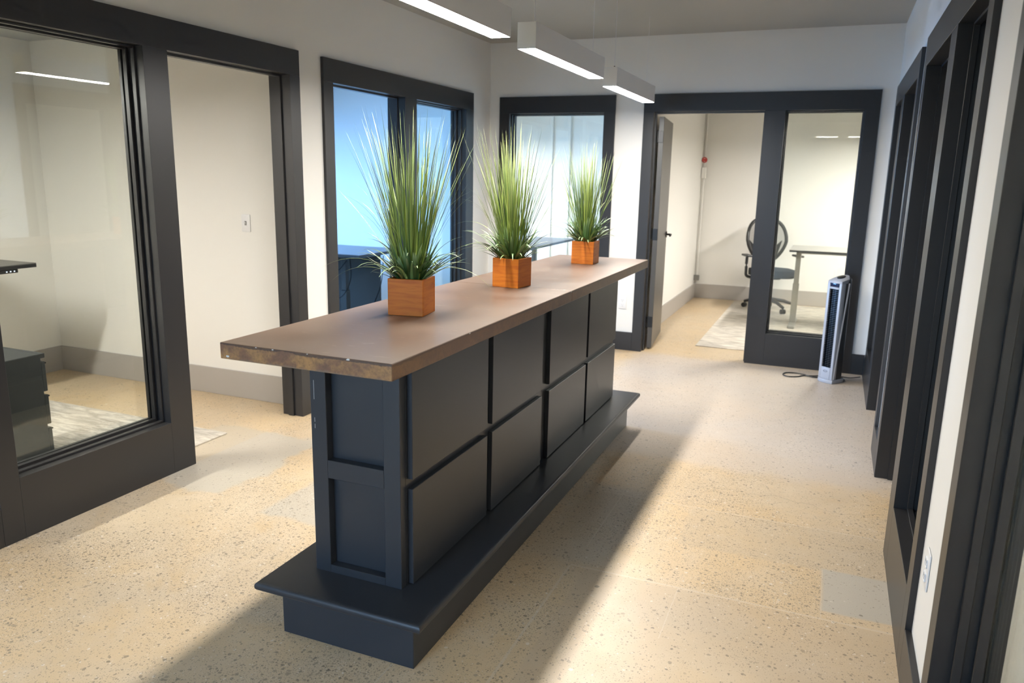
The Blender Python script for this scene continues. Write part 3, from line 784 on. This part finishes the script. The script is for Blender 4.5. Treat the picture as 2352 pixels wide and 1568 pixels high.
# near left office
dk = desk('dark raised desk with a control pad in the near left office', -4.13, -3.43, 0.20, 1.505, 0.95, DESKTOP, 'y', controller=(0.20, 0.53, '+x'), lift=0.008)
cable(dk, [(0.30, 0.33, 0.90), (0.29, 0.30, 0.80), (0.20, 0.22, 0.62), (0.05, 0.15, 0.50)], 0.003)
cab = thing('drawer_pedestal', 'black three drawer pedestal cabinet just behind the near left glass pane', 'cabinet', (-2.61, 0.475, 0.008))
obj('cabinet_body', B(-0.20, 0.20, -0.29, 0.265, 0.03, 0.60, bev=0.003), CABM, cab)
for z0, z1 in ((0.035, 0.195), (0.215, 0.375), (0.395, 0.555)):
    d = obj('drawer', B(-0.198, 0.198, 0.265, 0.288, z0, z1, bev=0.002), CABM, cab)
    obj('finger_pull', B(-0.198, 0.198, 0.288, 0.293, z1 - 0.012, z1 - 0.004), BLACK, d)
obj('cabinet_cap', B(-0.20, 0.20, 0.265, 0.289, 0.575, 0.60, bev=0.002), CABM, cab)
for sx in (-1, 1):
    for sy in (-1, 1):
        bm = bmesh.new(); tube(bm, [(sx * 0.15 - .01, sy * 0.22, 0.016), (sx * 0.15 + .01, sy * 0.22, 0.016)], 0.016, 12); obj('caster', bm, BLACK, cab)
r1 = obj('area_rug', B(-1.6, 0, -2.1, 0.0, 0.0, 0.008, bev=0.002), RUG, None, (-1.925, 1.52, 0))
tag(r1, 'pale distressed rug with its corner showing in the near left doorway', 'rug')

# blue daylit office
dk = desk('dark topped standing desk in the blue daylit office behind the first planter', -4.05, -2.50, 3.84, 4.60, 0.85, painted('slate_desktop_laminate', (0.12, 0.12, 0.13), 0.3, 0.1, 6, 0.03), 'x', leg_mat=CABM, leg_in=0.42, controller=(0.10, 0.34, '-y'))
obj('modesty_panel', B(-0.70, 0.555, 0.30, 0.318, 0.18, 0.79, bev=0.002), CABM, dk)
cable(dk, [(0.32, -0.33, 0.80), (0.38, -0.34, 0.70), (0.50, -0.33, 0.69), (0.60, -0.32, 0.79)])
cable(dk, [(0.62, -0.30, 0.80), (0.61, -0.28, 0.62), (0.50, -0.26, 0.45), (0.30, -0.24, 0.38), (0.05, -0.24, 0.42)])
cable(dk, [(0.66, 0.20, 0.79), (0.60, 0.24, 0.50), (0.45, 0.27, 0.20), (0.40, 0.27, 0.05)])

# back left office with battens and a desk
dk = desk('grey desk along the wall in the pale office behind the middle planter', -2.30, -1.49, 5.35, 6.85, 0.85, painted('pale_grey_desktop', (0.20, 0.20, 0.22), 0.3, 0.05, 6, 0.03), 'y', leg_in=0.25)
obj('modesty_panel', B(-0.30, -0.28, -0.7, 0.7, 0.25, 0.80, bev=0.002), painted('pale_desk_panel', (0.5, 0.5, 0.52), 0.5, 0.05, 6, 0.03), dk)
for i, x in enumerate((-2.425, -2.165)):
    struct('trim_%d' % (10 + i), B(x - 0.022, x + 0.022, 8.545, 8.57, 0.19, 2.55, bev=0.002), WALL)

# back right office
desk('grey topped desk with a white grey leg behind the back right glass pane', 0.945, 2.35, 6.70, 7.40, 0.86, GREYTOP, 'x', th=0.022, leg_in=0.085, lift=0.008)
r2 = obj('area_rug', B(0, 1.9, 0, 3.05, 0.0, 0.008, bev=0.002), RUG, None, (0.235, 5.42, 0))
tag(r2, 'pale streaked rug in the back office under the desk and chair', 'rug')

ch = thing('office_chair', 'black mesh back office chair behind the desk in the back office', 'chair', (0.70, 7.95, 0.008), math.radians(-155))
# local frame: seat faces +y
for k in range(5):
    a = math.radians(90 + 72 * k + 12); d = Vector((math.cos(a), math.sin(a), 0))
    bm = bmesh.new(); tube(bm, [d * 0.03 + Vector((0, 0, 0.13)), d * 0.18 + Vector((0, 0, 0.115)), d * 0.31 + Vector((0, 0, 0.075))], [0.026, 0.022, 0.016], 8)
    lg = obj('base_leg', bm, BLACK, ch, smooth=True)
    s = Vector((-d.y, d.x, 0)); bm = bmesh.new()
    for q in (-1, 1): tube(bm, [d * 0.31 + s * 0.008 * q + Vector((0, 0, 0.028)), d * 0.31 + s * 0.026 * q + Vector((0, 0, 0.028))], 0.028, 14)
    tube(bm, [d * 0.31 + Vector((0, 0, 0.028)), d * 0.31 + Vector((0, 0, 0.08))], 0.008, 8)
    obj('caster', bm, BLACK, lg, smooth=True)
bm = bmesh.new(); tube(bm, [(0, 0, 0.10), (0, 0, 0.26), (0, 0, 0.261), (0, 0, 0.41)], [0.034, 0.034, 0.018, 0.018], 16); obj('gas_column', bm, BLACK, ch, smooth=True)
obj('seat_mechanism', B(-0.09, 0.09, -0.14, 0.10, 0.385, 0.425, bev=0.01), BLACK, ch)
out = []
for i in range(40):
    a = 2 * math.pi * i / 40; c, s = math.cos(a), math.sin(a)
    out.append((0.25 * math.copysign(abs(c) ** 0.5, c), 0.235 * math.copysign(abs(s) ** 0.5, s) + 0.02))
obj('seat', prism(bmesh.new(), out, 0.425, 0.505, bev=0.026, seg=4), CHAIRF, ch, smooth=True)
def backpt(u, v):   # u -1..1 width, v 0..1 height
    w = 0.205 * (0.72 + 0.42 * math.sin(min(1, v * 1.15) * math.pi * 0.62)) if v < 0.75 else 0.205 * 1.10
    return Vector((u, -0.245 - 0.10 * v ** 1.5 + 0.035 * u * u / 0.04, 0.56 + 0.54 * v))
fr = []
for i in range(48):
    a = 2 * math.pi * i / 48; c, s = math.cos(a), math.sin(a)
    hw = 0.245 if s > 0 else 0.245 - 0.085 * (-s)
    u = hw * math.copysign(abs(c) ** 0.8, c); v = 0.5 + 0.5 * math.copysign(abs(s) ** 0.85, s)
    fr.append(backpt(u, v))
bm = bmesh.new(); tube(bm, fr + [fr[0], fr[1]], 0.021, 8, caps=False); bf = obj('back_frame', bm, BLACK, ch, smooth=True)
bm = bmesh.new(); cen = bm.verts.new(backpt(0, 0.5) + Vector((0, -0.012, 0))); r0 = [bm.verts.new(p) for p in fr]
mid = [bm.verts.new((Vector(p) + cen.co) / 2 + Vector((0, -0.004, 0))) for p in fr]
for i in range(48):
    j = (i + 1) % 48; bm.faces.new((r0[i], r0[j], mid[j], mid[i])); bm.faces.new((mid[i], mid[j], cen))
obj('mesh_back', bm, CMESH, ch, smooth=True)
bm = bmesh.new(); vf = [(-0.075, 0.0), (0.075, 0.0), (0.155, 0.10), (0.205, 0.27), (0.10, 0.17), (0.0, 0.145), (-0.10, 0.17), (-0.205, 0.27), (-0.155, 0.10)]
a_ = [bm.verts.new((x, -0.272 + 0.9 * x * x - 0.10 * z, 0.56 + z)) for x, z in vf]; b_ = [bm.verts.new((x, -0.297 + 0.9 * x * x - 0.10 * z, 0.56 + z)) for x, z in vf]
bm.faces.new(a_); bm.faces.new(b_[::-1])
for i in range(9): bm.faces.new((a_[i], b_[i], b_[(i + 1) % 9], a_[(i + 1) % 9]))
bmesh.ops.recalc_face_normals(bm, faces=bm.faces); obj('lumbar_support', bm, BLACK, ch, smooth=True)
bm = bmesh.new(); tube(bm, smoothcurve([(0, -0.10, 0.40), (0, -0.27, 0.41), (0, -0.325, 0.52), (0, -0.33, 0.72)], 5), 0.024, 8); obj('back_bracket', bm, BLACK, ch, smooth=True)
for s in (-1, 1):
    bm = bmesh.new(); tube(bm, smoothcurve([(s * 0.10, 0, 0.40), (s * 0.29, 0, 0.41), (s * 0.315, 0, 0.50), (s * 0.315, 0, 0.66)], 5), 0.018, 8)
    ar = obj('armrest', bm, BLACK, ch, smooth=True)
    obj('arm_pad', B(s * 0.315 - 0.04, s * 0.315 + 0.04, -0.10, 0.10, 0.655, 0.68, bev=0.01, seg=2), BLACK, ar)

# conduit with a red device ring in the back office corner
cd = thing('wall_conduit', 'white painted conduit with a red ring device in the corner of the back office', 'pipe', (-0.285, 8.535, 0))
bm = bmesh.new(); tube(bm, [(0, 0, 0.30), (0, 0, 2.55)], 0.009, 10); obj('pipe', bm, WALL, cd, smooth=True)
bm = bmesh.new()
tube(bm, [(0.030 * math.cos(a * math.pi / 8), -0.040, 1.815 + 0.030 * math.sin(a * math.pi / 8)) for a in range(18)], 0.007, 8, caps=False)
box(bm, -0.03, 0.03, -0.040, 0.005, 1.80, 1.83); obj('red_ring', bm, RED, cd, smooth=True)
obj('device_box', B(-0.028, 0.028, -0.035, 0.01, 1.58, 1.72, bev=0.003), WALL, cd)
obj('outlet_box', B(-0.035, 0.035, -0.035, 0.01, 0.24, 0.31, bev=0.003), GREYTOP, cd)
